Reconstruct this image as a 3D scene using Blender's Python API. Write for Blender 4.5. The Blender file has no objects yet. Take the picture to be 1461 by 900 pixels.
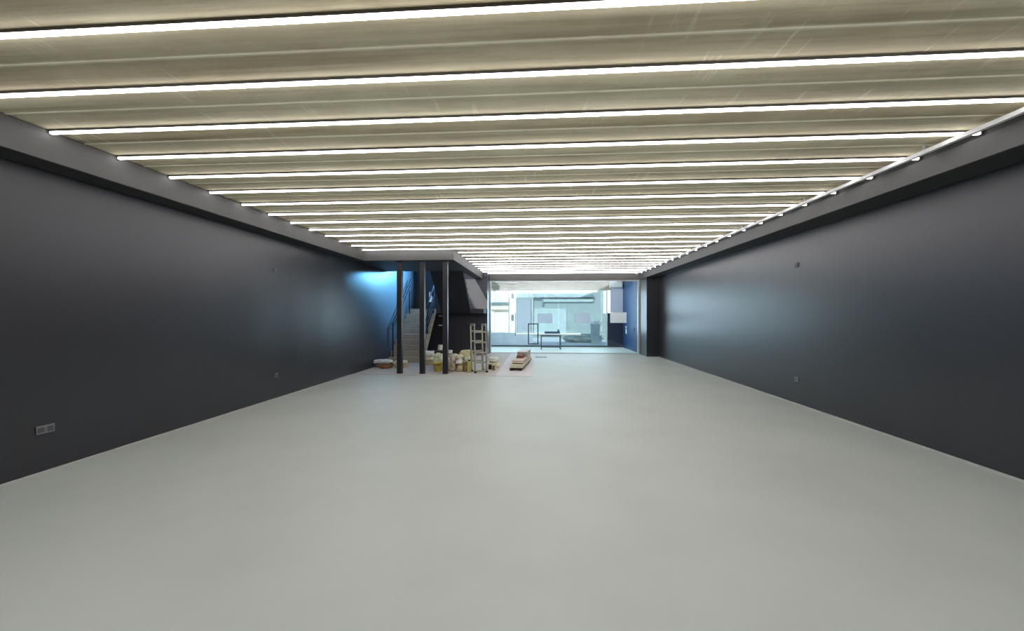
import bpy, bmesh, math, random
from mathutils import Vector, Matrix, noise as mnoise

C = bpy.context.scene.collection
SC = bpy.context.scene
R = math.radians

# ------------------------------------------------------------------ camera numbers
H = 1.6                       # eye height
F = 550.0                     # focal length in pixels of the 1461 x 900 frame
U0, V0 = 730.5, 450.0
TH = math.atan(36.5 / F)      # turned a little to the left of the room's axis
S_, C_ = math.sin(TH), math.cos(TH)

def at(u, v, depth):
    """room point seen at pixel (u, v) at the given depth along the view"""
    xc = (u - U0) / F * depth
    return Vector((xc * C_ - depth * S_, xc * S_ + depth * C_, H - (v - V0) / F * depth))

def gp(u, v, z=0.0):
    """point of the floor (or of height z) seen at pixel (u, v)"""
    return at(u, v, F * (H - z) / (v - V0))

def aty(u, v, Y):
    """room point seen at pixel (u, v) on the plane y = Y"""
    d = Y / ((u - U0) / F * S_ + C_)
    return at(u, v, d)

def atx(u, v, X):
    d = X / ((u - U0) / F * C_ - S_)
    return at(u, v, d)

# ------------------------------------------------------------------ materials
def lin(c):
    out = []
    for x in c:
        x = x / 255.0
        out.append(x / 12.92 if x <= 0.04045 else ((x + 0.055) / 1.055) ** 2.4)
    return (out[0], out[1], out[2], 1.0)

def nodes(m):
    m.use_nodes = True
    nt = m.node_tree
    return nt, nt.nodes, nt.links, nt.nodes['Principled BSDF']

def mat(name, rgb, rough=0.6, var=0.12, scale=8.0, bump=0.0, metal=0.0, stretch=(1, 1, 1), spec=0.5, rgb2=None):
    """colour with procedural variation: rgb is albedo in sRGB"""
    m = bpy.data.materials.new(name)
    nt, N, L, P = nodes(m)
    tc = N.new('ShaderNodeTexCoord')
    mp = N.new('ShaderNodeMapping'); mp.inputs['Scale'].default_value = stretch
    nz = N.new('ShaderNodeTexNoise'); nz.inputs['Scale'].default_value = scale; nz.inputs['Detail'].default_value = 6
    L.new(tc.outputs['Object'], mp.inputs['Vector']); L.new(mp.outputs['Vector'], nz.inputs['Vector'])
    cr = N.new('ShaderNodeValToRGB')
    base = lin(rgb)
    if rgb2 is None:
        a = tuple(min(1, x * (1 - var)) for x in base[:3]) + (1,)
        b = tuple(min(1, x * (1 + var)) for x in base[:3]) + (1,)
    else:
        a, b = base, lin(rgb2)
    cr.color_ramp.elements[0].position = 0.3; cr.color_ramp.elements[0].color = a
    cr.color_ramp.elements[1].position = 0.7; cr.color_ramp.elements[1].color = b
    L.new(nz.outputs['Fac'], cr.inputs['Fac']); L.new(cr.outputs['Color'], P.inputs['Base Color'])
    P.inputs['Roughness'].default_value = rough
    P.inputs['Metallic'].default_value = metal
    P.inputs['Specular IOR Level'].default_value = spec
    if bump:
        bp = N.new('ShaderNodeBump'); bp.inputs['Strength'].default_value = bump; bp.inputs['Distance'].default_value = 0.01
        L.new(nz.outputs['Fac'], bp.inputs['Height']); L.new(bp.outputs['Normal'], P.inputs['Normal'])
    return m

def mat_emit(name, rgb, strength):
    m = bpy.data.materials.new(name)
    nt, N, L, P = nodes(m)
    P.inputs['Base Color'].default_value = (0.8, 0.8, 0.8, 1)
    P.inputs['Emission Color'].default_value = rgb + (1,)
    P.inputs['Emission Strength'].default_value = strength
    return m

def mat_glass(name, tint, alpha_mix=0.9):
    """thin pane: mostly straight through, with a mirror share that grows at grazing angles"""
    m = bpy.data.materials.new(name)
    m.use_nodes = True
    nt = m.node_tree; N = nt.nodes; L = nt.links
    N.remove(N['Principled BSDF'])
    out = N['Material Output']
    tr = N.new('ShaderNodeBsdfTransparent'); tr.inputs['Color'].default_value = tint + (1,)
    gl = N.new('ShaderNodeBsdfGlossy'); gl.inputs['Roughness'].default_value = 0.02
    fr = N.new('ShaderNodeFresnel'); fr.inputs['IOR'].default_value = 1.5
    mul = N.new('ShaderNodeMath'); mul.operation = 'MULTIPLY_ADD'
    mul.inputs[1].default_value = 0.9; mul.inputs[2].default_value = 0.02
    mx = N.new('ShaderNodeMixShader')
    L.new(fr.outputs['Fac'], mul.inputs[0]); L.new(mul.outputs[0], mx.inputs['Fac'])
    L.new(tr.outputs[0], mx.inputs[1]); L.new(gl.outputs[0], mx.inputs[2])
    L.new(mx.outputs[0], out.inputs['Surface'])
    return m

LED_Y0, LED_DY, LED_N = 2.216, 0.604, 24

def mat_ceiling():
    """board-marked concrete planks running across the room, pale grout joints with drips"""
    m = bpy.data.materials.new('plank_concrete')
    nt, N, L, P = nodes(m)
    tc = N.new('ShaderNodeTexCoord')
    sep = N.new('ShaderNodeSeparateXYZ'); L.new(tc.outputs['Object'], sep.inputs[0])
    def math_(op, a, b=None, clamp=False):
        n = N.new('ShaderNodeMath'); n.operation = op; n.use_clamp = clamp
        for i, x in enumerate((a, b)):
            if x is None: continue
            if isinstance(x, (int, float)): n.inputs[i].default_value = x
            else: L.new(x, n.inputs[i])
        return n.outputs[0]
    def noise_(scale, st, detail=5, rough=0.55):
        mp = N.new('ShaderNodeMapping'); mp.inputs['Scale'].default_value = st
        L.new(tc.outputs['Object'], mp.inputs['Vector'])
        n = N.new('ShaderNodeTexNoise'); n.inputs['Scale'].default_value = scale
        n.inputs['Detail'].default_value = detail; n.inputs['Roughness'].default_value = rough
        L.new(mp.outputs['Vector'], n.inputs['Vector'])
        return n.outputs['Fac']
    def ramp(fac, *stops):
        r = N.new('ShaderNodeValToRGB'); e = r.color_ramp.elements
        while len(e) < len(stops): e.new(0.5)
        for k, (p, c) in enumerate(stops):
            e[k].position = p; e[k].color = c
        L.new(fac, r.inputs['Fac']); return r.outputs['Color']
    def mix(fac, a, b):
        n = N.new('ShaderNodeMix'); n.data_type = 'RGBA'
        if isinstance(fac, (int, float)): n.inputs[0].default_value = fac
        else: L.new(fac, n.inputs[0])
        for i, x in ((6, a), (7, b)):
            if isinstance(x, tuple): n.inputs[i].default_value = x
            else: L.new(x, n.inputs[i])
        return n.outputs[2]
    # colours: olive beige with brown streaks
    streak = noise_(1.0, (0.55, 13.0, 1))
    blotch = noise_(1.0, (0.9, 1.6, 1), 7, 0.65)
    c1 = ramp(streak, (0.36, lin((146, 131, 102))), (0.5, lin((204, 194, 160))), (0.68, lin((224, 218, 188))))
    c2 = ramp(blotch, (0.3, lin((142, 124, 96))), (0.62, lin((216, 210, 178))))
    col = mix(0.5, c1, c2)
    # per-plank tone
    idx = math_('FLOOR', math_('DIVIDE', math_('SUBTRACT', sep.outputs[1], LED_Y0), LED_DY / 2))
    wn = N.new('ShaderNodeTexWhiteNoise'); wn.noise_dimensions = '1D'; L.new(idx, wn.inputs['W'])
    tone = ramp(wn.outputs['Value'], (0, lin((182, 169, 138))), (1, lin((224, 219, 192))))
    col = mix(0.35, col, tone)
    # pale joint halfway between the light strips, with a ragged edge
    rag = noise_(3.5, (1, 1, 1), 3)
    ph = math_('FRACT', math_('DIVIDE', math_('SUBTRACT', sep.outputs[1], LED_Y0), LED_DY))
    d = math_('ABSOLUTE', math_('SUBTRACT', ph, 0.5))
    d = math_('ADD', d, math_('MULTIPLY', math_('SUBTRACT', rag, 0.5), 0.06))
    j = ramp(d, (0.012, (1, 1, 1, 1)), (0.045, (0, 0, 0, 1)))
    col = mix(math_('MULTIPLY', j, 0.75), col, lin((236, 231, 208)))
    # drips that start at the joints and run along the depth
    drip = noise_(1.0, (20.0, 2.2, 1), 3, 0.5)
    gate = noise_(1.0, (0.8, 0.9, 1), 2)
    dr = ramp(drip, (0.61, (0, 0, 0, 1)), (0.68, (1, 1, 1, 1)))
    gt = ramp(gate, (0.47, (0, 0, 0, 1)), (0.6, (1, 1, 1, 1)))
    col = mix(math_('MULTIPLY', math_('MULTIPLY', dr, gt), 0.6), col, lin((232, 227, 204)))
    L.new(col, P.inputs['Base Color'])
    P.inputs['Roughness'].default_value = 0.85
    fine = noise_(40.0, (0.4, 1, 1), 4)
    bp = N.new('ShaderNodeBump'); bp.inputs['Strength'].default_value = 0.35; bp.inputs['Distance'].default_value = 0.012
    L.new(math_('ADD', math_('MULTIPLY', streak, 0.8), math_('MULTIPLY', fine, 0.25)), bp.inputs['Height'])
    L.new(bp.outputs['Normal'], P.inputs['Normal'])
    return m

M = {}
M['floor'] = mat('grey_resin_floor', (201, 208, 203), 0.5, 0.05, 0.9, 0.0, spec=0.35)
M['ceiling'] = mat_ceiling()
M['wall'] = mat('charcoal_wall_paint', (50, 51, 58), 0.33, 0.06, 1.5, 0.0, spec=0.6)
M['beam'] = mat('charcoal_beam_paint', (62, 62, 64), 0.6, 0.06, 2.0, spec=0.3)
M['beam_face_lit'] = mat('lit_beam_face_grey', (102, 102, 100), 0.6, 0.06, 2.0, spec=0.3)
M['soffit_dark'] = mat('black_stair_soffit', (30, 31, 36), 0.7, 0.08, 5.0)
M['wall_lit'] = mat('lit_wall_grey', (98, 99, 102), 0.8, 0.08, 2.0)
M['column'] = mat('black_steel_paint', (38, 39, 42), 0.4, 0.08, 6.0, spec=0.4)
M['patch'] = mat('raw_screed', (205, 200, 196), 0.8, 0.06, 5.0, 0.1)
M['patch_white'] = mat('pale_screed', (226, 224, 228), 0.75, 0.05, 5.0, 0.1)
M['stair'] = mat('stair_concrete', (174, 164, 150), 0.85, 0.12, 6.0, 0.2)
M['landing'] = mat('dark_stair_plaster', (58, 58, 62), 0.7, 0.08, 5.0)
M['rail'] = mat('dark_rail_steel', (30, 32, 40), 0.4, 0.1, 10.0)
M['led'] = mat_emit('strip_diffuser', (1.0, 0.955, 0.985), 10.2)
M['alu'] = mat('brushed_aluminium', (190, 192, 194), 0.35, 0.08, 30.0, 0.05, 0.8, (1, 1, 8))
M['housing'] = mat('grey_strip_housing', (96, 94, 90), 0.6, 0.05, 10.0)
M['white_metal'] = mat('white_enamel', (232, 232, 232), 0.45, 0.04, 10.0)
M['conc'] = mat('rough_concrete', (160, 154, 140), 0.85, 0.2, 3.0, 0.3, stretch=(0.6, 3, 3))
M['edge'] = mat('pale_sealant', (196, 198, 196), 0.6, 0.1, 14.0)
M['navy'] = mat('blue_wall_paint', (20, 66, 110), 0.5, 0.08, 2.0)
M['lilac'] = mat('lilac_lit_wall', (196, 196, 214), 0.7, 0.05, 2.0)
M['low'] = mat('pale_blue_panel', (196, 210, 224), 0.6, 0.05, 3.0)
M['dark_blue'] = mat('dark_navy_paint', (22, 30, 58), 0.5, 0.08, 3.0)
M['glass'] = mat_glass('clear_glass', (0.88, 0.95, 0.965))
M['glass_far'] = mat_glass('teal_glass', (0.93, 0.965, 0.97))
M['frame'] = mat('pale_frame', (205, 210, 206), 0.4, 0.05, 8.0)
M['dark_frame'] = mat('dark_blue_frame', (44, 70, 88), 0.4, 0.05, 8.0)
def mat_paper(name, rgb):
    m = mat(name, rgb, 0.8, 0.02, 6.0)
    nt, N, L, P = nodes(m)
    tl = N.new('ShaderNodeBsdfTranslucent'); tl.inputs['Color'].default_value = lin(rgb)
    mx = N.new('ShaderNodeMixShader'); mx.inputs['Fac'].default_value = 0.45
    L.new(P.outputs[0], mx.inputs[1]); L.new(tl.outputs[0], mx.inputs[2]); L.new(mx.outputs[0], N['Material Output'].inputs['Surface'])
    return m
M['paper'] = mat_paper('white_paper', (252, 252, 252))
M['paper_grey'] = mat_paper('grey_paper', (226, 236, 244))
M['black'] = mat('black_plastic', (24, 26, 30), 0.45, 0.1, 10.0)
M['socket'] = mat('grey_socket', (120, 120, 126), 0.45, 0.05, 10.0)
M['socket_dark'] = mat('dark_socket', (84, 84, 88), 0.5, 0.05, 10.0)

# ------------------------------------------------------------------ mesh helpers
def add_box(bm, x0, x1, y0, y1, z0, z1):
    vs = [bm.verts.new((x, y, z)) for z in (z0, z1) for y in (y0, y1) for x in (x0, x1)]
    for f in ((0, 2, 3, 1), (4, 5, 7, 6), (0, 1, 5, 4), (2, 6, 7, 3), (0, 4, 6, 2), (1, 3, 7, 5)):
        bm.faces.new([vs[i] for i in f])
    return vs

def add_prism(bm, pts, axis, a0, a1):
    """extrude a closed outline; pts are the two other coordinates in x,y,z order"""
    def mk(p, a):
        if axis == 'x': return (a, p[0], p[1])
        if axis == 'y': return (p[0], a, p[1])
        return (p[0], p[1], a)
    A = [bm.verts.new(mk(p, a0)) for p in pts]; B = [bm.verts.new(mk(p, a1)) for p in pts]
    n = len(pts)
    bm.faces.new(A); bm.faces.new(list(reversed(B)))
    for i in range(n):
        bm.faces.new([A[i], B[i], B[(i + 1) % n], A[(i + 1) % n]])

def add_bar(bm, p, q, w, d=None, n=None, up=Vector((0, 0, 1))):
    """bar from p to q: square (w x d), or round with n sides of diameter w"""
    p, q = Vector(p), Vector(q); d = w if d is None else d
    t = (q - p).normalized()
    if abs(t.dot(up)) > 0.98: up = Vector((0, 1, 0))
    a = t.cross(up).normalized(); b = a.cross(t).normalized()
    if n: ring = [(math.cos(2 * math.pi * k / n) * w / 2, math.sin(2 * math.pi * k / n) * w / 2) for k in range(n)]
    else: ring = [(-w / 2, -d / 2), (w / 2, -d / 2), (w / 2, d / 2), (-w / 2, d / 2)]
    A = [bm.verts.new(p + a * x + b * y) for x, y in ring]; B = [bm.verts.new(q + a * x + b * y) for x, y in ring]
    k = len(ring)
    bm.faces.new(A); bm.faces.new(list(reversed(B)))
    for i in range(k):
        bm.faces.new([A[i], B[i], B[(i + 1) % k], A[(i + 1) % k]])

def add_lathe(bm, prof, n=24, cx=0, cy=0):
    rings = []
    for r, z in prof:
        rings.append([bm.verts.new((cx + r * math.cos(2 * math.pi * k / n), cy + r * math.sin(2 * math.pi * k / n), z)) for k in range(n)])
    for A, B in zip(rings, rings[1:]):
        for i in range(n):
            bm.faces.new([A[i], A[(i + 1) % n], B[(i + 1) % n], B[i]])
    bm.faces.new(list(reversed(rings[0]))); bm.faces.new(rings[-1])

def obj(name, bm, m, parent=None, bevel=0.0, smooth=False, loc=None, rot=None):
    bmesh.ops.recalc_face_normals(bm, faces=bm.faces[:])
    me = bpy.data.meshes.new(name); bm.to_mesh(me); bm.free()
    me.materials.append(m)
    if smooth:
        for p in me.polygons: p.use_smooth = True
    o = bpy.data.objects.new(name, me); C.objects.link(o)
    if parent: o.parent = parent
    if loc is not None: o.location = loc
    if rot is not None: o.rotation_euler = rot
    if bevel:
        b = o.modifiers.new('bevel', 'BEVEL'); b.width = bevel; b.segments = 2; b.limit_method = 'ANGLE'
    return o

def box(name, x0, x1, y0, y1, z0, z1, m, parent=None, bevel=0.0):
    bm = bmesh.new(); add_box(bm, min(x0, x1), max(x0, x1), min(y0, y1), max(y0, y1), min(z0, z1), max(z0, z1))
    return obj(name, bm, m, parent, bevel)

def struct(o):
    o['kind'] = 'structure'; return o

def tag(o, label, cat, group=None):
    o['label'] = label; o['category'] = cat
    if group: o['group'] = group
    return o

def thing(name, label, cat, loc=(0, 0, 0), rz=0, group=None):
    o = bpy.data.objects.new(name, None); C.objects.link(o)
    o.empty_display_size = 0.1
    o.location = loc; o.rotation_euler = (0, 0, rz)
    return tag(o, label, cat, group)

# ------------------------------------------------------------------ room numbers
XL, XR = -5.04, 4.67          # side walls
ZB, ZC = 3.088, 3.392         # beam underside, ceiling
XBL, XBR = -4.72, 4.23        # inner faces of the side beams
YBACK = -3.6                  # wall behind the camera
YV = 10.2                     # front of the stair void
YG = 16.4                     # glass front
YS = 15.6                     # wall behind the stairs
XV = -2.25                    # right side of the stair void
XJ = -2.04                    # left jamb of the glass front
XGR = 4.23                    # right jamb of the glass front
YF = 19.8                     # street front of the lobby
YO = 12.72                    # where the stair well opens upwards
ZU = 6.4                      # top of the stair well

# ---- setting
struct(box('floor', XL - 0.2, XR + 0.2, YBACK - 0.2, YF + 0.2, -0.15, 0.0, M['floor']))
struct(box('floor_screed', XL + 0.002, -1.12, 10.12, YG - 0.09, 0.0, 0.006, M['patch']))
struct(box('floor_screed', -1.12, -0.165, 10.12, YG - 0.09, 0.0, 0.007, M['patch_white'])).name = 'floor_pale_screed'

bm = bmesh.new()
add_box(bm, XL - 0.2, XR + 0.2, YBACK - 0.2, YV, ZC, ZC + 0.25)
add_box(bm, XV - 0.3, XR + 0.2, YV, YF + 0.2, ZC, ZC + 0.25)
for k in range(-9, LED_N):                       # grout ridges between the planks
    y = LED_Y0 + LED_DY * (k + 0.5)
    x0 = XL if y < YV else XV
    add_prism(bm, [(y - 0.014, ZC + 0.001), (y + 0.014, ZC + 0.001), (y + 0.005, ZC - 0.006), (y - 0.005, ZC - 0.006)], 'x', x0 + 0.3, XR - 0.3)
struct(obj('ceiling', bm, M['ceiling']))

struct(box('wall_left', XL - 0.2, XL, YBACK, YS + 0.2, 0.0, ZU, M['wall']))
struct(box('wall_right', XR, XR + 0.2, YBACK, YG + 0.1, 0.0, ZC, M['wall']))
struct(box('wall_back', XL, XR, YBACK - 0.2, YBACK, 0.0, ZC, M['wall']))

# side beams
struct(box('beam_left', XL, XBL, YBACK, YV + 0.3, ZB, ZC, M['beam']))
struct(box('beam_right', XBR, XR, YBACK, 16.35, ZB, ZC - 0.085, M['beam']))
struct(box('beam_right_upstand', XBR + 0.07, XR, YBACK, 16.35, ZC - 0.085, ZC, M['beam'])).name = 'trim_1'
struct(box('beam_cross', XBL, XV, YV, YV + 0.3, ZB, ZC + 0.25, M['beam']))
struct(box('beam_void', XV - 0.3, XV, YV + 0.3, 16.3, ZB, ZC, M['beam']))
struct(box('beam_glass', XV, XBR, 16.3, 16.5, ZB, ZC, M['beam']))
# added boards on beam inner faces, strip light put into their lighter grey
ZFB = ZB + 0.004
struct(box('trim_3', XBL, XBL + 0.015, YBACK, YV - 0.016, ZFB, ZC - 0.012, M['beam_face_lit']))
struct(box('trim_4', XBR - 0.015, XBR, YBACK, 16.28, ZFB, ZC - 0.09, M['beam_face_lit']))
struct(box('trim_5', XBL, XV + 0.015, YV - 0.015, YV, ZFB, ZC - 0.012, M['beam_face_lit']))
struct(box('trim_6', XV, XV + 0.015, YV, 16.28, ZFB, ZC - 0.012, M['beam_face_lit']))
struct(box('trim_7', XV + 0.016, XBR - 0.016, 16.285, 16.30, ZFB, ZC - 0.002, M['beam_face_lit']))
# thin pale edge along the walls
struct(box('baseboard_right', XR - 0.022, XR, YBACK, 15.3, 0, 0.018, M['edge']))
struct(box('baseboard_left', XL, XL + 0.012, YBACK, YV - 0.1, 0, 0.012, M['edge']))
# pilaster in the far right corner
struct(box('pillar_right', XGR, XR, 15.3, YG + 0.1, 0, ZB, M['wall']))

# ---- stair well shell
struct(box('ceiling_void', XL, XV - 0.3, YV + 0.3, YO, ZB, ZC + 0.33, M['beam']))
bm = bmesh.new()
tw = [aty(612.2, 413, YS), aty(620.0, 431.5, YS), aty(612.0, 430.5, YS)]
x0w, x1w = min(p.x for p in tw) - 0.001, max(p.x for p in tw) + 0.001
z0w, z1w = min(p.z for p in tw) - 0.001, max(p.z for p in tw) + 0.001
add_box(bm, XL, x0w, YS, YS + 0.2, 0, ZU); add_box(bm, x1w, XJ, YS, YS + 0.2, 0, ZU)
add_box(bm, x0w, x1w, YS, YS + 0.2, 0, z0w); add_box(bm, x0w, x1w, YS, YS + 0.2, z1w, ZU)
add_prism(bm, [(x0w, z0w), (x0w, z1w), (tw[0].x, tw[0].z), (tw[2].x, tw[2].z)], 'y', YS, YS + 0.2)
add_prism(bm, [(tw[0].x, tw[0].z), (x0w, z1w), (x1w, z1w), (x1w, z0w), (tw[1].x, tw[1].z)], 'y', YS, YS + 0.2)
add_prism(bm, [(tw[2].x, tw[2].z), (tw[1].x, tw[1].z), (x1w, z0w), (x0w, z0w)], 'y', YS, YS + 0.2)
struct(obj('wall_stair_back', bm, M['wall']))
bm = bmesh.new()
add_prism(bm, [(p.x, p.z) for p in tw], 'y', YS + 0.09, YS + 0.095)
struct(obj('window_3', bm, M['glass']))
struct(box('wall_stair_right', XV - 0.3, XV - 0.12, YV, YS, ZC + 0.25, ZU, M['wall']))
struct(box('wall_stair_front', XL, XV - 0.3, YV, YV + 0.2, ZC + 0.25, ZU, M['wall']))
struct(box('wall_stair_lit', -3.0, XJ - 0.002, YS - 0.012, YS, 1.87, ZB, M['wall_lit']))  # same wall lit from the stair void: light put into a paler plate
struct(box('wall_jamb', XJ - 0.16, XJ, YS + 0.2, YG, 0, ZC, M['wall']))

# ---- columns under the cross beam
ccx = [gp(u, 533.6).x for u in (568.3, 601.6, 635.2)]
clab = ['slim black steel column left of the stair flight, nearest the left wall',
        'slim black steel column in front of the stair treads, middle of three',
        'slim black steel column right of the stairs, beside the heap of sacks']
for x, lab in zip(ccx, clab):
    t = thing('steel_column', lab, 'column', (x, 10.42, 0.006), 0, 'columns under the stair opening')
    bm = bmesh.new(); w = 0.066
    add_box(bm, -w, w, -w, w, 0.012, ZB - 0.006 - 0.012)
    obj('shaft', bm, M['column'], t, 0.006)
    bm = bmesh.new(); add_box(bm, -0.075, 0.075, -0.075, 0.075, 0, 0.012); obj('base_plate', bm, M['column'], t)
    bm = bmesh.new(); add_box(bm, -0.085, 0.085, -0.085, 0.085, ZB - 0.018, ZB - 0.006); obj('top_plate', bm, M['column'], t)

# ---- staircase: flight going up along the left wall, landing, flight coming back
st = thing('staircase', 'concrete staircase climbing along the dark left wall behind the black columns', 'stairs', (0, 0, 0))
NR = 10; Y0, Y1 = 12.75, 14.66; ZL = 1.86
rise = ZL / NR; run = (Y1 - Y0) / (NR - 1)
SX0, SX1 = XL + 0.004, -3.93
pts = [(Y0, 0.006)]
for k in range(NR):
    y = Y0 + run * k
    pts.append((y, rise * (k + 1))); pts.append((y + run if k < NR - 1 else Y1 + 0.05, rise * (k + 1)))
pts += [(Y1 + 0.05, ZL - 0.18), (Y0 + 0.42, 0.006)]
bm = bmesh.new(); add_prism(bm, pts, 'x', SX0, SX1)
obj('lower_flight', bm, M['stair'], st)
bm = bmesh.new(); add_box(bm, XL + 0.004, XJ - 0.03, Y1 + 0.05, YS - 0.002, ZL - 0.17, ZL)
obj('landing', bm, M['landing'], st)
UX0, UX1 = -3.70, -2.56
pts = [(Y1 + 0.05, ZL)]
for k in range(NR):
    y = Y1 - run * k
    pts.append((y, ZL + rise * (k))) if k else None
    pts.append((y, ZL + rise * (k + 1)))
pts += [(Y1 - run * (NR - 1) - 0.02, ZL + rise * NR), (Y1 - run * (NR - 1) - 0.02, ZL + rise * NR - 0.3), (Y1 + 0.05, ZL - 0.17)]
bm = bmesh.new(); add_prism(bm, pts, 'x', UX0, UX1)
obj('upper_flight', bm, M['soffit_dark'], st)
sl = rise / run
def rail_set(x, heights, ya, yb, posts, w=0.045):
    bm = bmesh.new()
    for h in heights:
        za = rise + (ya - Y0) * sl + h; zb = rise + (yb - Y0) * sl + h
        add_bar(bm, (x, ya, za), (x, yb, zb), w, w)
    for y in posts:
        k = int((y - Y0) / run)
        add_bar(bm, (x, y, rise * (k + 1) - 0.002), (x, y, rise + (y - Y0) * sl + heights[0]), 0.035)
    return obj('handrail', bm, M['rail'], st)
for z, lab in ((aty(628.5, 450.5, YS).z, 'small white strip plate on the dark wall under the landing, upper of two'),
               (aty(628.5, 464, YS).z, 'small white strip plate on the dark wall under the landing, lower of two')):
    p = aty(628.5, 450, YS)
    bm = bmesh.new(); add_box(bm, p.x - 0.08, p.x + 0.08, YS - 0.02, YS - 0.001, z - 0.025, z + 0.025)
    tag(obj('wall_plate', bm, M['white_metal']), lab, 'wall plate', 'white plates under the landing')
rail_set(XL + 0.12, (1.08, 0.90), Y0 + 0.06, 14.75, (Y0 + 0.1, 13.74, 14.55))
rail_set(SX1 - 0.05, (0.95, 0.55, 0.34, 0.13), Y0 + 0.06, 14.66, (Y0 + 0.1, 13.74, 14.55), 0.036)

# ------------------------------------------------------------------ LED strips
words = ['first', 'second', 'third', 'fourth', 'fifth', 'sixth', 'seventh', 'eighth', 'ninth', 'tenth', 'eleventh', 'twelfth',
         'thirteenth', 'fourteenth', 'fifteenth', 'sixteenth', 'seventeenth', 'eighteenth', 'nineteenth', 'twentieth',
         'twenty-first', 'twenty-second', 'twenty-third', 'twenty-fourth']
def strip(k):
    y = LED_Y0 + LED_DY * k
    short = y > YV
    x0 = XV + 0.02 if short else XBL + 0.02
    x1 = XBR + 0.05
    if short:
        kk = LED_N - 1 - k
        lab = ('short glowing strip light beside the stair opening, nearest the glass front' if kk == 0 else
               'short glowing strip light beside the stair opening, %s from the glass front' % words[kk])
    else:
        lab = ('long glowing white strip light under the plank ceiling, closest to the photo top' if k == 0 else
               'long glowing white strip light under the plank ceiling, %s from the photo top' % words[k])
    t = thing('strip_light', lab, 'strip light', (0, y, ZC), 0, 'strip lights under the ceiling')
    bm = bmesh.new(); add_box(bm, x0, x1, -0.017, 0.017, -0.020, -0.001)
    obj('housing', bm, M['housing'], t)
    bm = bmesh.new()
    add_prism(bm, [(-0.015, -0.0202), (-0.015, -0.030), (-0.009, -0.040), (0.009, -0.040), (0.015, -0.030), (0.015, -0.0202)], 'x', x0 + 0.012, x1 - 0.012)
    obj('diffuser', bm, M['led'], t)
    bm = bmesh.new()
    add_box(bm, x0, x0 + 0.011, -0.016, 0.016, -0.041, -0.0202); obj('end_cap', bm, M['white_metal'], t)
    bm = bmesh.new(); add_box(bm, x1 - 0.011, x1, -0.016, 0.016, -0.041, -0.0202); obj('end_cap', bm, M['white_metal'], t)
for k in range(LED_N): strip(k)
# white cable channel along the right beam
bm = bmesh.new()
add_box(bm, 4.03, 4.07, YBACK + 0.1, 16.25, ZC - 0.10, ZC - 0.06)
ch = obj('cable_channel', bm, M['white_metal'])
tag(ch, 'thin white cable channel running along the right beam under the strip ends', 'cable channel')
for k in range(8):
    bm = bmesh.new(); y = LED_Y0 + LED_DY * (k * 3 + 0.5)
    add_box(bm, 4.04, 4.06, y - 0.01, y + 0.01, ZC - 0.06, ZC - 0.007)
    obj('hanger', bm, M['alu'], ch)

# lamps that continue the rows behind the camera
for i in range(8):
    y = LED_Y0 - LED_DY * (i + 1)
    l = bpy.data.lights.new('strip_lamp', 'AREA'); l.shape = 'RECTANGLE'; l.size = XBR - XBL; l.size_y = 0.06
    l.energy = 11.5; l.color = (1, 0.965, 0.985)
    o = bpy.data.objects.new('strip_lamp', l); C.objects.link(o); o.location = ((XBL + XBR) / 2, y, ZC - 0.06)

# ------------------------------------------------------------------ sockets on the walls
def socket(x, y, z, side, label, m, w=0.08, h=0.08, face=True, holes=True):
    """a plate on a side wall: side +1 looks towards +x"""
    t = thing('wall_socket', label, 'socket', (x, y, z), 0, 'sockets on the long walls')
    bm = bmesh.new(); add_box(bm, 0, side * 0.012, -w / 2, w / 2, -h / 2, h / 2) if side > 0 else add_box(bm, side * 0.012, 0, -w / 2, w / 2, -h / 2, h / 2)
    obj('plate', bm, m, t, 0.003)
    a, b = sorted((side * 0.012, side * 0.016))
    n = 2 if w > 0.1 else 1
    for k in range(n):
        c = (k - (n - 1) / 2) * w / 2
        bm = bmesh.new(); add_box(bm, a, b, c - 0.024, c + 0.024, -0.024, 0.024)
        obj('insert', bm, M['socket_dark'], t, 0.002)
p = atx(64, 612, XL); socket(XL, p.y, p.z, 1, 'pale double wall socket low on the dark left wall, nearest the camera', M['socket'], 0.15, 0.085)
p = atx(394, 535, XL); socket(XL, p.y, p.z, 1, 'small pale wall socket low on the left wall, farther from camera', M['socket'], 0.08, 0.08)
p = atx(392, 385, XL); socket(XL, p.y, p.z, 1, 'small dark outlet box high on the left wall under the beam', M['socket_dark'], 0.08, 0.08)
p = atx(1137, 378, XR); socket(XR, p.y, p.z, -1, 'small dark outlet box high on the right wall', M['socket_dark'], 0.1, 0.08)
p = atx(1137, 541, XR); socket(XR, p.y, p.z, -1, 'small grey wall socket low on the right wall', M['socket'], 0.1, 0.08)

# ------------------------------------------------------------------ glass front and lobby
ZT = ZB
bm = bmesh.new()
add_box(bm, XJ, XJ + 0.055, YG - 0.06, YG + 0.06, 0, ZT)
add_box(bm, XGR - 0.06, XGR, YG - 0.06, YG + 0.06, 0, ZT)
add_box(bm, XJ + 0.055, XGR - 0.06, YG - 0.06, YG + 0.06, ZT - 0.05, ZT)
add_box(bm, XJ + 0.055, XGR - 0.06, YG - 0.06, YG + 0.06, 0, 0.03)
win = struct(obj('window_1', bm, M['frame']))
xs = [XJ + 0.055, aty(734.5, 450, YG).x, aty(797, 450, YG).x, aty(858, 450, YG).x, XGR - 0.06]
for a, b in zip(xs, xs[1:]):
    bm = bmesh.new(); add_box(bm, a + 0.003, b - 0.003, YG - 0.006, YG + 0.006, 0.03, ZT - 0.05)
    obj('pane', bm, M['glass'], win)

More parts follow.
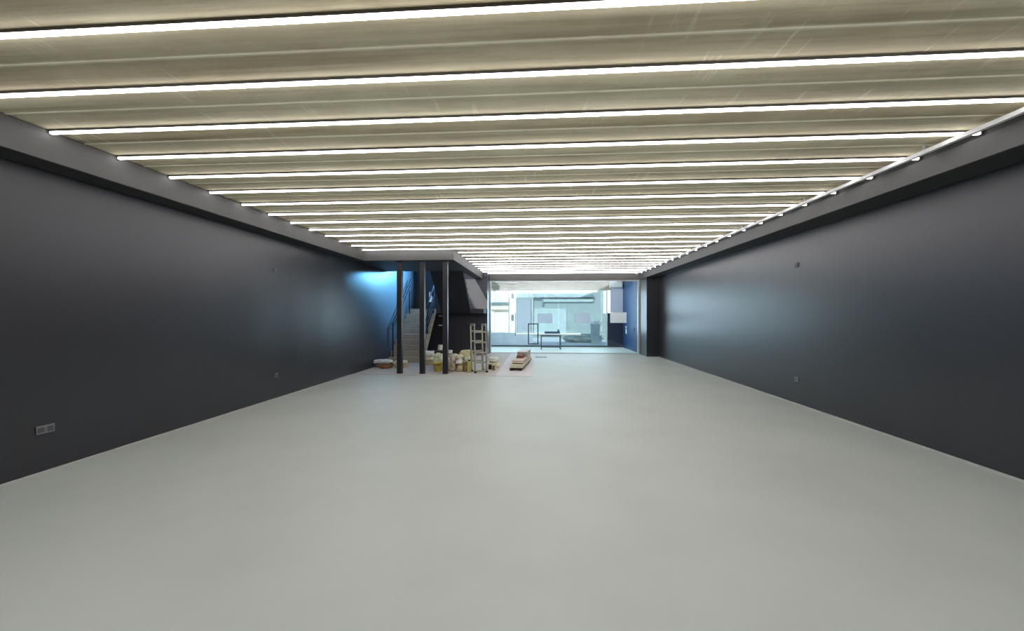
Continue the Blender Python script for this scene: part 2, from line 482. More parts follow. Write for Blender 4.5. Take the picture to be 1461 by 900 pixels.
def sheet(u0, u1, v0, v1, m, label):
    p, q = aty(u0, v0, YG - 0.01), aty(u1, v1, YG - 0.01)
    bm = bmesh.new(); add_box(bm, p.x, q.x, YG - 0.010, YG - 0.0065, q.z, p.z)
    return tag(obj('paper_sheet', bm, m), label, 'paper sheet', 'sheets stuck on the glass front')
sheet(767, 788, 447, 461, M['paper_grey'], 'pale grey sheet on the glass front, above the desk')
sheet(819.5, 841.5, 446, 460.5, M['paper_grey'], 'pale grey sheet on the glass front, between desk and blue wall')
sheet(870.5, 894, 445.5, 460.5, M['paper'], 'bright white sheet on the glass front, before the blue wall')

# door pulls
p, q = aty(754, 462, YG - 0.07), aty(767.5, 490.5, YG - 0.07)
t = thing('door_pull', 'large dark rectangular pull on the glass door, left of the desk', 'door pull', ((p.x + q.x) / 2, YG - 0.07, q.z))
w, h = (q.x - p.x), (p.z - q.z)
bm = bmesh.new()
for a, b in (((-w / 2, 0, 0), (-w / 2, 0, h)), ((w / 2, 0, 0), (w / 2, 0, h))): add_bar(bm, Vector(a) - Vector((0, 0, 0.02)), Vector(b) + Vector((0, 0, 0.02)), 0.045)
for z in (0, h): add_bar(bm, (-w / 2, 0, z), (w / 2, 0, z), 0.045)
obj('grip', bm, M['dark_frame'], t)
for z in (0, h):
    bm = bmesh.new(); add_bar(bm, (w / 2, 0.02, z), (w / 2, 0.063, z), 0.03); obj('standoff', bm, M['dark_frame'], t)
p, q = aty(734.5, 446, YG - 0.06), aty(734.5, 479, YG - 0.06)
t = thing('door_pull', 'thin dark vertical bar pull on the glass, by the bright buildings', 'door pull', (p.x + 0.02, YG - 0.06, q.z))
bm = bmesh.new(); add_bar(bm, (0, 0, 0), (0, 0, p.z - q.z), 0.028, n=10); obj('grip', bm, M['dark_frame'], t)
for z in (0.1, p.z - q.z - 0.1):
    bm = bmesh.new(); add_bar(bm, (0, 0.01, z), (0, 0.053, z), 0.018, n=8); obj('standoff', bm, M['dark_frame'], t)

# lobby shell
XLL, XLR = -4.6, 4.30
struct(box('wall_lobby_right', XLR, XLR + 0.2, YG + 0.1, YF + 0.2, 0, ZC, M['navy']))
struct(box('wall_lobby_left', XLL - 0.2, XLL, YS + 0.2, YF + 0.2, 0, ZC, M['lilac']))
XW = aty(867, 470, YF).x
struct(box('wall_street_lower', XW, XLR, YF, YF + 0.2, 0, 1.72, M['dark_blue']))
XW2 = aty(872, 430, YF).x
struct(box('wall_street_upper', XW2, XLR, YF, YF + 0.2, 1.72, ZC, M['lilac']))  # lilac above the navy: window light on the wall put into colour
struct(box('beam_street', XLL, XW2, YF, YF + 0.25, 2.90, ZC, M['conc']))
XP = aty(760, 485, YF).x
struct(box('wall_street_low', XLL, XP, YF + 0.02, YF + 0.16, 0.07, 0.71, M['low']))
struct(box('trim_2', XLL, XW, YF - 0.02, YF + 0.06, 0, 0.07, M['dark_frame']))
bm = bmesh.new()
for u in (726, 760): 
    x = aty(u, 470, YF).x; add_box(bm, x - 0.02, x + 0.02, YF + 0.06, YF + 0.12, 0.71, 2.90)
add_box(bm, XW - 0.05, XW, YF + 0.06, YF + 0.12, 0.07, 2.9)
add_box(bm, XLL, XW - 0.05, YF + 0.06, YF + 0.12, 2.86, 2.90)
w2 = struct(obj('window_2', bm, M['frame']))
for a, b, z in ((XLL, XP, 0.71), (XP, XW - 0.05, 0.07)):
    bm = bmesh.new(); add_box(bm, a + 0.02, b - 0.02, YF + 0.085, YF + 0.095, z, 2.86); obj('pane', bm, M['glass_far'], w2)

# air conditioner high in the lobby corner
p, q = aty(870, 401.5, YF - 0.2), aty(888, 411, YF - 0.2)
t = thing('air_conditioner', 'white wall-mounted air conditioner high in the corner behind the glass', 'air conditioner', ((p.x + q.x) / 2, YF + 0.001, q.z))
w = (q.x - p.x); h = (p.z - q.z)
bm = bmesh.new()
add_prism(bm, [(0, 0), (-0.13, 0), (-0.20, 0.07), (-0.21, h - 0.05), (-0.17, h), (0, h)], 'x', -w / 2, w / 2)
obj('body', bm, M['white_metal'], t, 0.01)
bm = bmesh.new(); add_box(bm, -w / 2 + 0.04, w / 2 - 0.04, -0.185, -0.13, 0.012, 0.02); obj('flap', bm, M['socket'], t)
# switches
p = atx(892.5, 470, XLR)
t = thing('wall_switch', 'small white switch panel on the blue wall below the white sheet', 'switch', (XLR, p.y - 0.2, p.z))
bm = bmesh.new(); add_box(bm, -0.03, 0, -0.07, 0.07, -0.2, 0.05); add_box(bm, -0.04, 0, -0.05, 0.05, 0.08, 0.18); obj('cover', bm, M['white_metal'], t, 0.005)
p = atx(905, 470, XLR)
t = thing('door_handle_set', 'small dark lock plate on the blue side wall', 'lock', (XLR + 0.002, p.y, p.z))
bm = bmesh.new(); add_box(bm, -0.015, 0, -0.04, 0.04, -0.12, 0.12); obj('plate', bm, M['black'], t, 0.004)
bm = bmesh.new(); add_bar(bm, (-0.04, -0.06, 0.02), (-0.04, 0.04, 0.02), 0.02); add_bar(bm, (-0.04, 0.03, 0.02), (-0.012, 0.03, 0.02), 0.02); obj('handle', bm, M['black'], t)

# desk in the lobby with a long white board laid on it
YD = 18.2
a, b = aty(771.5, 476, YD), aty(800.5, 476, YD)
zd = aty(785, 478, YD).z
t = thing('desk', 'dark-framed desk standing in the lobby behind the glass', 'desk', ((a.x + b.x) / 2, YD + 0.25, 0))
w = b.x - a.x
bm = bmesh.new(); add_box(bm, -w / 2, w / 2, -0.28, 0.3, zd - 0.07, zd); obj('top', bm, M['dark_frame'], t, 0.004)
for sx in (-1, 1):
    for sy in (-0.25, 0.27):
        bm = bmesh.new(); add_bar(bm, (sx * (w / 2 - 0.025), sy, 0), (sx * (w / 2 - 0.025), sy, zd - 0.07), 0.045); obj('leg', bm, M['dark_frame'], t)
bm = bmesh.new(); add_bar(bm, (-w / 2 + 0.05, 0.01, 0.10), (w / 2 - 0.05, 0.01, 0.10), 0.05); add_bar(bm, (-w / 2 + 0.025, -0.23, 0.10), (-w / 2 + 0.025, 0.25, 0.10), 0.04); add_bar(bm, (w / 2 - 0.025, -0.23, 0.10), (w / 2 - 0.025, 0.25, 0.10), 0.04)
obj('stretcher', bm, M['dark_frame'], t)
a, b = aty(735.5, 476, YD), aty(829, 472, YD)
bm = bmesh.new(); add_box(bm, a.x, b.x, YD + 0.02, YD + 0.5, zd + 0.001, zd + 0.07)
tag(obj('white_board', bm, M['white_metal'], bevel=0.004), 'long white board lying across the desk in the lobby', 'board')
# keyboard-like dark case and small device on it
a, b = aty(777, 473, YD + 0.2), aty(799, 470, YD + 0.2)
t = thing('tool_case', 'long dark case lying on the white board, behind the glass', 'case', ((a.x + b.x) / 2, YD + 0.25, zd + 0.071))
w = b.x - a.x
bm = bmesh.new(); add_box(bm, -w / 2, w / 2, -0.12, 0.12, 0, 0.10); obj('body', bm, M['dark_frame'], t, 0.01)
bm = bmesh.new(); add_prism(bm, [(w / 2 - 0.14, 0.10), (w / 2 - 0.02, 0.10), (w / 2 - 0.05, 0.2), (w / 2 - 0.11, 0.2)], 'y', -0.04, 0.04); obj('handle', bm, M['dark_frame'], t)

# floor plate by the threshold
p = gp(772, 509.5)
bm = bmesh.new(); add_box(bm, -0.2, 0.2, -0.12, 0.12, 0, 0.008); 
t = thing('floor_plate', 'thin dark-edged floor plate lying in front of the glass door', 'floor plate', (p.x, p.y, 0.001))
obj('plate', bm, M['edge'], t)
for y in (-0.13, 0.12):
    bm = bmesh.new(); add_box(bm, -0.21, 0.21, y, y + 0.01, 0, 0.012); obj('rim', bm, M['dark_frame'], t)

# ------------------------------------------------------------------ street
M['asphalt'] = mat('street_paving', (176, 186, 192), 0.85, 0.08, 3.0, 0.1)
M['beige'] = mat('beige_facade', (226, 214, 200), 0.85, 0.05, 2.0)
M['white_f'] = mat('white_facade', (244, 242, 240), 0.85, 0.03, 2.0)
M['teal_f'] = mat('teal_facade', (146, 160, 160), 0.7, 0.08, 2.5, stretch=(1, 1, 4))
M['teal_l'] = mat('pale_teal_panel', (172, 188, 188), 0.7, 0.06, 3.0)
M['teal_d'] = mat('dark_teal_metal', (110, 132, 138), 0.5, 0.08, 4.0)
M['leaf'] = mat('pale_leaves', (238, 244, 238), 0.6, 0.1, 8.0)
M['grey_f'] = mat('grey_shutter', (160, 166, 174), 0.7, 0.05, 3.0)
M['tarp'] = mat('pale_tarp', (160, 178, 174), 0.5, 0.12, 6.0, 0.2)
struct(box('street_ground', -22, 22, YF + 0.2, 46, -0.12, -0.02, M['asphalt']))

def facade_box(name, u0, u1, Y, depth, height, m, label, cat='building'):
    a, b = aty(u0, 450, Y), aty(u1, 450, Y)
    t = thing(name, label, cat, ((a.x + b.x) / 2, Y, -0.02))
    w = b.x - a.x
    bm = bmesh.new(); add_box(bm, -w / 2, w / 2, 0, depth, 0, height); obj('wall', bm, m, t)
    return t, w
YB1 = 33
t, w = facade_box('apartment_building', 690, 725.5, YB1, 6, 9, M['beige'], 'sunlit beige building across the street, left in the glass front')
for z0, z1, mm, nm, d in ((2.55, 2.75, 'teal_d', 'ledge', 0.12), (2.0, 2.14, 'conc', 'ledge', 0.1), (4.2, 4.4, 'white_f', 'ledge', 0.2)):
    bm = bmesh.new(); add_box(bm, -w / 2, w / 2, -d, -0.001, z0, z1); obj(nm, bm, M[mm], t)
bm = bmesh.new(); add_box(bm, -w / 2, -0.15, -0.05, -0.001, 0.3, 2.0); add_box(bm, -w / 2, -0.15, -0.05, -0.001, 2.75, 4.2); obj('render_panel', bm, M['white_f'], t)
bm = bmesh.new(); add_box(bm, 0.1, 0.75, -0.03, -0.001, 0.2, 1.9); obj('doorway', bm, M['beige'], t)
t, w = facade_box('white_building', 726.5, 736.5, 32.2, 6, 10, M['white_f'], 'bright white building glimpsed between beige and teal buildings')
for z0, z1 in ((3.1, 3.5), (1.2, 1.7)):
    bm = bmesh.new(); add_box(bm, -0.12, 0.08, -0.06, -0.001, z0, z1); obj('window', bm, M['socket'], t)
t, w = facade_box('teal_building', 737, 861, 28, 8, 6.5, M['teal_f'], 'pale teal shop building filling the middle of the glass front')
zf = lambda v: aty(800, v, 28).z + 0.02
def band(u0, u1, v0, v1, d, mm, nm):
    a, b = aty(u0, v0, 28), aty(u1, v1, 28)
    bm = bmesh.new(); add_box(bm, a.x - t.location.x, b.x - t.location.x, -d, -0.001, b.z + 0.02, a.z + 0.02)
    return obj(nm, bm, M[mm], t)
band(759, 846, 420.5, 424, 0.25, 'teal_d', 'canopy')
band(775, 846, 427, 430.5, 0.12, 'teal_l', 'sign_band')
band(773, 775.5, 424, 436, 0.1, 'teal_d', 'bracket')
band(738, 757, 428, 476, 0.05, 'grey_f', 'shutter')
band(762, 808, 440, 478, 0.05, 'teal_l', 'shutter')
band(812, 858, 436, 478, 0.04, 'teal_f', 'shutter')
band(759, 761, 424, 478, 0.08, 'teal_l', 'post')
t, w = facade_box('white_pillar_building', 862, 876, 27.4, 5, 8, M['white_f'], 'sunlit white wall seen between teal building and lilac wall')
# low wall that hides the foot of the white wall
a, b = aty(861, 450, 26), aty(872, 450, 26)
t = thing('low_fence', 'pale teal low wall beside the blue wall, beyond the glass', 'low wall', ((a.x + b.x) / 2, 26, -0.02))
bm = bmesh.new(); add_box(bm, -(b.x - a.x) / 2, (b.x - a.x) / 2 + 0.6, 0, 0.2, 0, 1.7); obj('wall', bm, M['teal_f'], t)
bm = bmesh.new(); add_box(bm, -(b.x - a.x) / 2 - 0.02, (b.x - a.x) / 2 + 0.62, -0.03, 0.23, 1.7, 1.76); obj('coping', bm, M['teal_l'], t)

# ------------------------------------------------------------------ sacks and building clutter
def sack_mesh(w, d, h, seed, flat=0.55, wr=0.1, nu=40, nv=20):
    """a filled sack: soft block with pinched ends and creases; base at z = 0"""
    bm = bmesh.new(); rows = []
    e1, e2 = flat, 0.6
    sg = lambda x, e: math.copysign(abs(x) ** e, x)
    for j in range(nv + 1):
        ph = -math.pi / 2 + math.pi * j / nv
        row = []
        for i in range(nu):
            a = 2 * math.pi * i / nu
            x = sg(math.cos(ph), e1) * sg(math.cos(a), e2)
            y = sg(math.cos(ph), e1) * sg(math.sin(a), e2)
            z = sg(math.sin(ph), e1)
            v = Vector((x * w / 2, y * d / 2, z * h / 2))
            pinch = 1 - 0.35 * max(0, abs(x) - 0.7) / 0.3
            v.z *= pinch
            n1 = mnoise.noise(Vector((v.x * 9 + seed * 7.1, v.y * 9, v.z * 9 + seed)))
            n2 = mnoise.noise(Vector((v.x * 24, v.y * 24 + seed * 3.3, v.z * 24)))
            k = 1 + wr * n1 + wr * 0.5 * n2
            v *= k - wr * 1.6 * abs(mnoise.noise(Vector((v.x * 11 + 5 + seed, v.y * 11, v.z * 16 + seed * 2.7))))
            v.z = max(v.z, -h * 0.40)
            row.append(bm.verts.new(v))
        rows.append(row)
    for A, B in zip(rows, rows[1:]):
        for i in range(nu):
            bm.faces.new([A[i], A[(i + 1) % nu], B[(i + 1) % nu], B[i]])
    lo = [min(v.co[a] for v in bm.verts) for a in range(3)]; hi = [max(v.co[a] for v in bm.verts) for a in range(3)]
    for v in bm.verts:
        for a, full in enumerate((w, d, h)):
            f = (v.co[a] - lo[a]) / (hi[a] - lo[a])
            v.co[a] = f * h if a == 2 else (f - 0.5) * full
    bmesh.ops.remove_doubles(bm, verts=bm.verts[:], dist=1e-5)
    return bm

def bagmat(name, rgb, rough=0.6, rgb2=None):
    m = mat(name, rgb, rough, 0.18, 7.0, 0.35, rgb2=rgb2); return m
M['bag_white'] = bagmat('white_sack', (240, 238, 230))
M['bag_cream'] = bagmat('cream_sack', (228, 223, 196))
M['bag_yellow'] = bagmat('yellow_sack', (218, 213, 172))
M['bag_green'] = bagmat('greenish_sack', (208, 214, 184))
M['bag_brown'] = bagmat('brown_paper_sack', (166, 130, 98))
M['bag_tan'] = bagmat('tan_sack', (196, 180, 150))
M['bag_grey'] = bagmat('grey_sack', (150, 146, 140))
M['bag_rust'] = bagmat('rust_paper', (140, 88, 56))
M['bag_pink'] = bagmat('pinkish_sack', (216, 202, 194))
M['bag_cream2'] = bagmat('mottled_cream_sack', (150, 128, 92), 0.6, (222, 212, 172))
M['bucket'] = mat('yellow_plastic', (196, 180, 74), 0.4, 0.08, 6.0)
M['bottle'] = mat('lime_plastic', (190, 196, 96), 0.4, 0.08, 6.0)
M['wood'] = mat('pale_wood', (224, 216, 192), 0.7, 0.15, 6.0, 0.1, stretch=(6, 0.6, 6))
M['wood_red'] = mat('red_brown_wood', (132, 84, 70), 0.6, 0.15, 6.0, stretch=(6, 0.6, 6))
M['wood_pink'] = mat('pinkish_wood', (226, 206, 194), 0.7, 0.12, 6.0, stretch=(6, 0.6, 6))
M['wrap'] = mat('grey_wrap', (178, 170, 166), 0.5, 0.15, 6.0, 0.2)
M['timber_dark'] = mat('dark_timber', (70, 58, 50), 0.8, 0.2, 6.0)

seed = [0]
def bag(x0, x1, y0, y1, z0, h, m, label, flat=0.6, wr=0.16, rz=0.0):
    seed[0] += 1
    o = obj('sack', sack_mesh(x1 - x0, y1 - y0, h, seed[0], flat, wr, 56, 28), m, smooth=True, loc=((x0 + x1) / 2, (y0 + y1) / 2, z0), rot=(0, 0, rz))
    return tag(o, label, 'sack', 'sacks and bags by the stairs')
G = 0.008
# pile by the left wall
bag(-4.98, -4.42, 11.42, 11.86, G, 0.13, M['bag_brown'], 'flat brown paper sack on the floor by the dark left wall, lowest of pile', 0.32, 0.28)
bag(-4.40, -3.98, 11.45, 11.86, G, 0.12, M['bag_tan'], 'tan paper sack behind the leftmost column, beside the brown sack', 0.45, 0.2)
bag(-4.70, -4.40, 11.20, 11.40, G, 0.07, M['bag_rust'], 'small rust-brown crumpled paper at the front of the pile by left wall', 0.6, 0.3)
bag(-5.01, -4.46, 11.40, 11.84, G + 0.132, 0.11, M['bag_white'], 'white paper sack lying on top of the brown sack by left wall', 0.28, 0.22, -0.06)
bag(-4.43, -4.02, 11.44, 11.84, G + 0.122, 0.09, M['bag_cream'], 'cream sack on top of the tan sack, behind the leftmost column', 0.45, 0.16)
bag(-4.36, -4.16, 11.98, 12.2, G, 0.16, M['bag_white'], 'small white bag on the floor just right of the leftmost column', 0.7, 0.2)
# stack between middle and right columns
xa, xb = aty(603.5, 500, 12.4).x, aty(622, 500, 12.4).x
bag(xa + 0.03, xb - 0.02, 12.2, 12.58, G, 0.14, M['bag_tan'], 'tan sack on the floor behind the yellow bucket, lowest of white stack', 0.5, 0.12)
bag(xa, xb - 0.06, 12.18, 12.58, G + 0.142, 0.14, M['bag_cream'], 'cream sack in the middle of the stack beside the middle column', 0.5, 0.12)
bag(xa + 0.01, xb, 12.18, 12.6, G + 0.284, 0.16, M['bag_white'], 'white sack on top of the stack beside the middle column', 0.5, 0.12)
bag(-3.08, -2.74, 11.06, 11.40, G, 0.50, M['bag_green'], 'pale greenish bulging bag behind the yellow bucket', 0.8, 0.16)
bag(-2.73, -2.52, 11.0, 11.30, G, 0.37, M['bag_white'], 'white bag squeezed between the greenish bag and the right column', 0.75, 0.16)
p = gp(624, 530, 0.006)
t = thing('bucket', 'yellow plastic bucket on the screed floor left of the right column', 'bucket', (p.x, p.y + 0.06, G))
bm = bmesh.new(); add_lathe(bm, [(0.095, 0), (0.10, 0.01), (0.135, 0.225), (0.145, 0.225), (0.145, 0.245), (0.13, 0.245), (0.125, 0.23), (0.09, 0.02), (0.0005, 0.02)], 28)
obj('body', bm, M['bucket'], t, smooth=True)
bm = bmesh.new()
pr = [Vector((0.146 * math.cos(math.pi * k / 12), -0.15 * math.sin(math.pi * k / 12), 0.232 - 0.1 * math.sin(math.pi * k / 12))) for k in range(13)]
for a, b in zip(pr, pr[1:]): add_bar(bm, a, b, 0.008, n=6)
obj('handle', bm, M['alu'], t)
cp = aty(628.3, 497, 11.75)
t = thing('crate', 'dark wooden crate under the white tubs, behind the right column', 'crate', (cp.x, cp.y, G))
for sx in (-1, 1):
    for k in range(5):
        bm = bmesh.new(); x = sx * 0.15
        add_box(bm, min(x, x - sx * 0.02), max(x, x - sx * 0.02), -0.139, 0.139, 0.02 + k * 0.1, 0.1 + k * 0.1); obj('slat', bm, M['timber_dark'], t)
        bm = bmesh.new(); y = sx * 0.16
        add_box(bm, -0.15, 0.15, min(y, y - sx * 0.02), max(y, y - sx * 0.02), 0.02 + k * 0.1, 0.1 + k * 0.1); obj('slat', bm, M['timber_dark'], t)
bm = bmesh.new(); add_box(bm, -0.15, 0.15, -0.16, 0.16, 0.501, 0.52); obj('lid', bm, M['timber_dark'], t)
for sx in (-1, 1):
    for sy in (-1, 1):
        bm = bmesh.new(); add_box(bm, sx * 0.12 - 0.009, sx * 0.12 + 0.009, sy * 0.126 - 0.012, sy * 0.126 + 0.012, 0, 0.5); obj('post', bm, M['timber_dark'], t)
def tub_at(x, y, z, r, h, label):
    t = thing('paint_tub', label, 'tub', (x, y, z), 0, 'white tubs near the right column')
    bm = bmesh.new(); add_lathe(bm, [(r * 0.86, 0), (r * 0.9, 0.01), (r, h - 0.02), (r, h)], 24); obj('body', bm, M['bag_white'], t)
    bm = bmesh.new(); add_lathe(bm, [(r * 1.05, h - 0.025), (r * 1.07, h + 0.004), (r * 0.9, h + 0.012), (0.0005, h + 0.012)], 24); obj('lid', bm, M['white_metal'], t)
tub_at(cp.x, cp.y - 0.03, G + 0.521, 0.075, 0.09, 'white paint tub, lower of two stacked left of the right column')
tub_at(cp.x + 0.01, cp.y - 0.03, G + 0.624, 0.07, 0.05, 'flat white paint tub, upper of two stacked left of the right column')
# heap between the right column and the ladder
bag(-2.51, -2.33, 11.16, 11.52, G, 0.33, M['bag_grey'], 'grey sack at the back of the heap behind the right column', 0.65)
bag(-2.32, -1.93, 11.16, 11.52, G, 0.31, M['bag_tan'], 'tan sack at the back of the heap under the yellowish sack', 0.65)
bag(-2.51, -2.33, 10.82, 11.10, G, 0.25, M['bag_tan'], 'upright tan bag at the front of the heap, touching the right column', 0.8, 0.22)
bag(-2.32, -2.12, 10.80, 11.10, G, 0.20, M['bag_cream2'], 'cream bag at the front middle of the heap, on the floor', 0.75, 0.22)
bag(-2.11, -1.97, 10.82, 11.12, G, 0.24, M['bag_brown'], 'brown bag in the heap, left of the lime canister', 0.7, 0.22)
bag(-2.53, -2.35, 10.84, 11.12, G + 0.252, 0.2, M['bag_pink'], 'pinkish-white bag on top of the upright tan bag', 0.8, 0.24)
bag(-2.34, -2.13, 10.82, 11.12, G + 0.202, 0.14, M['bag_white'], 'small white bag wedged in the front of the heap, on cream bag', 0.6, 0.14)
bag(-2.12, -1.90, 10.86, 11.13, G + 0.242, 0.16, M['bag_green'], 'greenish bag over the brown bag and lime canister', 0.75, 0.24)
bag(-2.34, -2.13, 10.86, 11.13, G + 0.344, 0.13, M['bag_cream'], 'cream crumpled bag near the top of the heap, on white bag', 0.8, 0.28)
bag(-2.62, -2.36, 11.17, 11.50, G + 0.332, 0.13, M['bag_cream'], 'cream bag on the grey sack, behind the right column', 0.7, 0.2)
bag(-2.34, -1.90, 11.17, 11.52, G + 0.312, 0.27, M['bag_yellow'], 'big yellowish rounded sack topping the heap, beside the ladder', 0.8, 0.14)
q = aty(642, 502, 11.35)
tub_at(q.x + 0.01, 11.35, G + 0.464, 0.065, 0.085, 'white round tub on top of the heap, just right of the column')
p = gp(668.3, 531, 0.006)
t = thing('canister', 'tall lime-yellow canister standing upright left of the ladder', 'canister', (p.x + 0.01, 10.775, G))
bm = bmesh.new(); add_lathe(bm, [(0.055, 0), (0.06, 0.01), (0.06, 0.24), (0.045, 0.285), (0.022, 0.3), (0.022, 0.32)], 20); obj('body', bm, M['bottle'], t, smooth=True)
bm = bmesh.new(); add_lathe(bm, [(0.026, 0.312), (0.026, 0.35), (0.0005, 0.352)], 16); obj('cap', bm, M['black'], t)

# ------------------------------------------------------------------ folding ladder
a, b = gp(677.5, 532.5, 0.006), gp(694.5, 531, 0.006)
M['ladder'] = mat('ladder_aluminium', (176, 172, 164), 0.45, 0.12, 14.0, 0.05, 0.3)
M['ladder_green'] = mat('pale_ladder_stile', (206, 208, 178), 0.5, 0.1, 14.0)
w = (b - a).length
w *= 0.9
t = thing('stepladder', 'aluminium folding ladder standing open right of the heap of sacks', 'ladder', ((a.x + b.x) / 2, (a.y + b.y) / 2 + 0.03, 0.007), 0.42)
Hh = 1.33
def lad_frame(yb, yt, xb, xt, m, rung_z):
    P = lambda sx, z: Vector((sx * w / 2 + xb + (xt - xb) * z / Hh, yb + (yt - yb) * z / Hh, z))
    for sx in (-1, 1):
        bm = bmesh.new(); add_bar(bm, P(sx, 0.05), P(sx, Hh), 0.026, 0.06, up=Vector((0, 1, 0))); obj('stile', bm, m, t, 0.004)
        bm = bmesh.new(); add_bar(bm, P(sx, 0.05) , P(sx, 0.70), 0.038, 0.075, up=Vector((0, 1, 0))); obj('outer_stile', bm, M['ladder'], t, 0.004)
        bm = bmesh.new(); q = P(sx, 0); add_box(bm, q.x - 0.028, q.x + 0.028, q.y - 0.05, q.y + 0.05, 0, 0.05); obj('foot', bm, M['black'], t, 0.005)
    for z in rung_z:
        a, b = P(-1, z) + Vector((0.015, 0, 0)), P(1, z) - Vector((0.015, 0, 0))
        bm = bmesh.new(); add_bar(bm, a, b, 0.034, 0.045); obj('rung', bm, M['ladder'], t, 0.004)
lad_frame(0, 0.10, 0, 0, M['ladder'], (0.05, 0.28, 0.55, 0.84, 1.13))
lad_frame(0.32, 0.24, -0.02, -0.07, M['ladder_green'], (0.3, 0.58, 0.87, 1.15))
for sx in (-1, 1):
    bm = bmesh.new()
    add_bar(bm, (sx * w / 2, 0.09, Hh), (sx * w / 2 - 0.07, 0.25, Hh), 0.045, 0.07); obj('hinge', bm, M['alu'], t, 0.005)

# right of the ladder: cream sack with dark blocks in front
bag(-1.52, -1.16, 11.62, 12.05, G, 0.17, M['bag_cream'], 'cream sack lying right of the ladder, lower of two', 0.5, 0.12)
bag(-1.52, -1.18, 11.64, 12.05, G + 0.172, 0.15, M['bag_white'], 'pale sack lying right of the ladder, upper of two', 0.5, 0.14)
def block(u, v, w, d, h, m, label, rz=0):
    p = gp(u, v, 0.006)
    t = thing('hollow_block', label, 'block', (p.x, p.y + d / 2, 0.007), rz, 'blocks right of the ladder')
    bm = bmesh.new(); th = 0.02
    add_box(bm, -w / 2, w / 2, -d / 2, d / 2, 0, th); add_box(bm, -w / 2, w / 2, -d / 2, d / 2, h - th, h)
    add_box(bm, -w / 2, -w / 2 + th, -d / 2, d / 2, th, h - th); add_box(bm, w / 2 - th, w / 2, -d / 2, d / 2, th, h - th)
    add_box(bm, -w / 2 + th, w / 2 - th, d / 2 - th, d / 2, th, h - th)
    obj('shell', bm, m, t)
block(699, 527, 0.10, 0.16, 0.13, M['timber_dark'], 'small dark open box on the floor just right of the ladder', 0.1)
block(704, 528.5, 0.10, 0.16, 0.15, M['bag_tan'], 'small tan open box on the floor at the screed tone change', -0.05)

# ------------------------------------------------------------------ stack of boards
pf = gp(736.5, 529, 0.006)
def stack_piece(nm, part, x0, x1, y0, y1, z0, z1, m, label, cat, layers=1, gap=0.006):
    t = thing(nm, label, cat, (pf.x, pf.y, 0), -0.085, 'boards stacked on the pale screed')
    hh = (z1 - z0 - gap * (layers - 1)) / layers
    for k in range(layers):
        bm = bmesh.new(); add_box(bm, x0, x1, y0, y1, z0 + k * (hh + gap), z0 + k * (hh + gap) + hh); obj(part, bm, m, t, 0.004)
    return t
t = thing('pallet', 'low dark wooden skid under the stack of boards', 'pallet', (pf.x, pf.y, 0.007), -0.085)
for x in (-0.16, 0.12):
    bm = bmesh.new(); add_box(bm, x - 0.03, x + 0.03, 0.0, 2.5, 0, 0.06); obj('runner', bm, M['timber_dark'], t)
bm = bmesh.new()
for k in range(6): add_box(bm, -0.2, 0.2, 0.03 + k * 0.46, 0.12 + k * 0.46, 0.06, 0.08)
obj('cross_board', bm, M['timber_dark'], t)
stack_piece('board_bundle', 'board', -0.19, 0.19, 0.02, 2.45, 0.088, 0.17, M['wood'], 'cream boards at the bottom of the stack on the pale screed', 'board bundle', 2)
stack_piece('board_bundle', 'board', -0.17, 0.17, 0.25, 2.40, 0.195, 0.275, M['wood_pink'], 'pinkish boards in the middle of the stack on the pale screed', 'board bundle', 2)
t = stack_piece('spacer_batten', 'batten', -0.16, 0.16, 0.3, 0.36, 0.171, 0.194, M['timber_dark'], 'dark battens between the cream and pinkish boards', 'batten')
bm = bmesh.new(); add_box(bm, -0.16, 0.16, 1.9, 1.96, 0.171, 0.194); obj('batten', bm, M['timber_dark'], t)
stack_piece('wooden_box', 'body', -0.11, 0.10, 0.85, 1.25, 0.276, 0.36, M['wood_red'], 'red-brown wooden box on top of the pinkish boards', 'box')
t = stack_piece('wrapped_bundle', 'body', -0.15, 0.17, 1.28, 2.38, 0.276, 0.43, M['wrap'], 'grey wrapped bundle on the far end of the board stack', 'bundle')

# potted plant on the pavement
p = aty(848.5, 470, 22.2)
t = thing('potted_plant', 'pale potted plant standing on the pavement, between sheet and blue wall', 'plant', (p.x, 22.0, -0.02))
bm = bmesh.new(); add_prism(bm, [(-0.20, 0), (0.20, 0), (0.24, 1.1), (-0.24, 1.1)], 'y', -0.2, 0.2); obj('planter', bm, M['teal_l'], t, 0.01)
bm = bmesh.new(); rr = random.Random(4)
for k in range(46):
    a = rr.uniform(0, 2 * math.pi); el = rr.uniform(0.1, 1.45); L_ = rr.uniform(0.28, 0.5)
    d = Vector((math.cos(a) * math.cos(el), math.sin(a) * math.cos(el), math.sin(el)))
    q = Vector((rr.uniform(-0.1, 0.1), rr.uniform(-0.1, 0.1), 1.09)); n = d.cross(Vector((0, 0, 1))).normalized() * 0.045
    m1 = q + d * L_ * 0.55; tip = q + d * L_ - Vector((0, 0, 0.08)); th_ = Vector((0, 0, 0.006))
    up_ = [bm.verts.new(x) for x in (q, m1 - n, tip, m1 + n)]; lo_ = [bm.verts.new(x - th_) for x in (q, m1 - n, tip, m1 + n)]
    bm.faces.new(up_); bm.faces.new(lo_[::-1])
    for i_ in range(4): bm.faces.new([up_[i_], lo_[i_], lo_[(i_ + 1) % 4], up_[(i_ + 1) % 4]])
f_ = obj('foliage', bm, M['leaf'], t)
# tarp heap on the pavement outside
p = aty(835, 492, 22.5)
o = obj('tarp_heap', sack_mesh(2.6, 1.4, 0.62, 31, 0.8, 0.22, 80, 40), M['tarp'], smooth=True, loc=(p.x, 23.6, -0.02))
tag(o, 'crumpled pale tarp heaped on the pavement outside the glass', 'tarp')

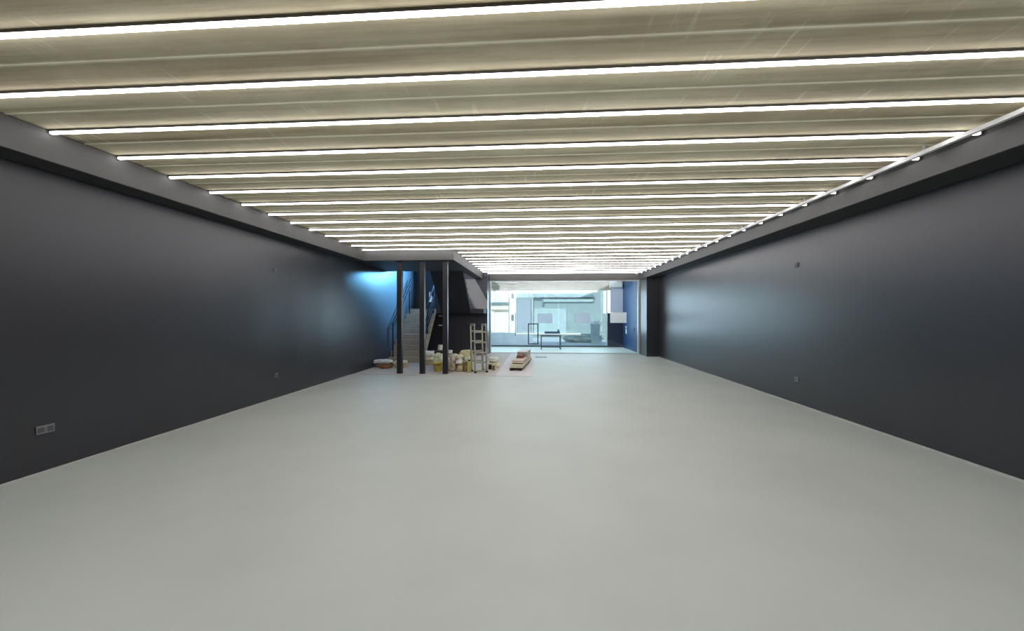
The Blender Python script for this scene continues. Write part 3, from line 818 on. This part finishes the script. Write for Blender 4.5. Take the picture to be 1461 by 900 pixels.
# ------------------------------------------------------------------ light
w = bpy.data.worlds.new('sky'); SC.world = w; w.use_nodes = True
nt = w.node_tree; bg = nt.nodes['Background']
sky = nt.nodes.new('ShaderNodeTexSky'); sky.sky_type = 'NISHITA'; sky.sun_disc = False
sky.sun_elevation = R(48); sky.sun_rotation = R(200); sky.air_density = 1.3
nt.links.new(sky.outputs[0], bg.inputs['Color']); bg.inputs['Strength'].default_value = 0.3

sun = bpy.data.lights.new('sun', 'SUN'); sun.energy = 4.8; sun.angle = R(1); sun.color = (1, 0.95, 0.88)
so = bpy.data.objects.new('sun', sun); C.objects.link(so); so.rotation_euler = (R(50), 0, R(-28))

def area(name, loc, rot, sx, sy, e, col):
    l = bpy.data.lights.new(name, 'AREA'); l.shape = 'RECTANGLE'; l.size = sx; l.size_y = sy; l.energy = e; l.color = col
    o = bpy.data.objects.new(name, l); C.objects.link(o); o.location = loc; o.rotation_euler = rot
    return o
# added lamp over the landing, stands in for blue daylight on left wall
rl = area('stair_fill', (-2.7, 14.9, 3.85), (0, 0, 0), 1.2, 1.0, 760, (0.18, 0.58, 1.0))
rl.rotation_euler = (Vector((-5.04, 13.1, 3.0)) - rl.location).to_track_quat('-Z', 'Y').to_euler(); rl.data.spread = R(86)
# daylight entering through the street front
area('street_daylight', (0.0, YF - 0.15, 1.8), (R(-90), 0, 0), 7.0, 2.0, 210, (0.68, 0.84, 1.0))
# added fill lamp, tilted to brighten the lobby's board and street wall
area('lobby_fill', (1.0, 17.0, ZC - 0.25), (R(55), 0, 0), 5.0, 0.4, 110, (0.95, 0.98, 1.0))

# ------------------------------------------------------------------ camera
cam = bpy.data.cameras.new('camera'); cam.sensor_width = 36; cam.lens = F / 1461 * 36; cam.clip_end = 200
co = bpy.data.objects.new('camera', cam); C.objects.link(co)
co.location = (0, 0, H); co.rotation_euler = (R(90), 0, TH)
SC.camera = co
SC.view_settings.view_transform = 'Standard'; SC.view_settings.look = 'None'
SC.view_settings.exposure = 0.0; SC.view_settings.gamma = 1.0; SC.view_settings.use_curve_mapping = False
SC.cycles.use_denoising = True
SC.cycles.max_bounces = 10; SC.cycles.diffuse_bounces = 6; SC.cycles.transparent_max_bounces = 16
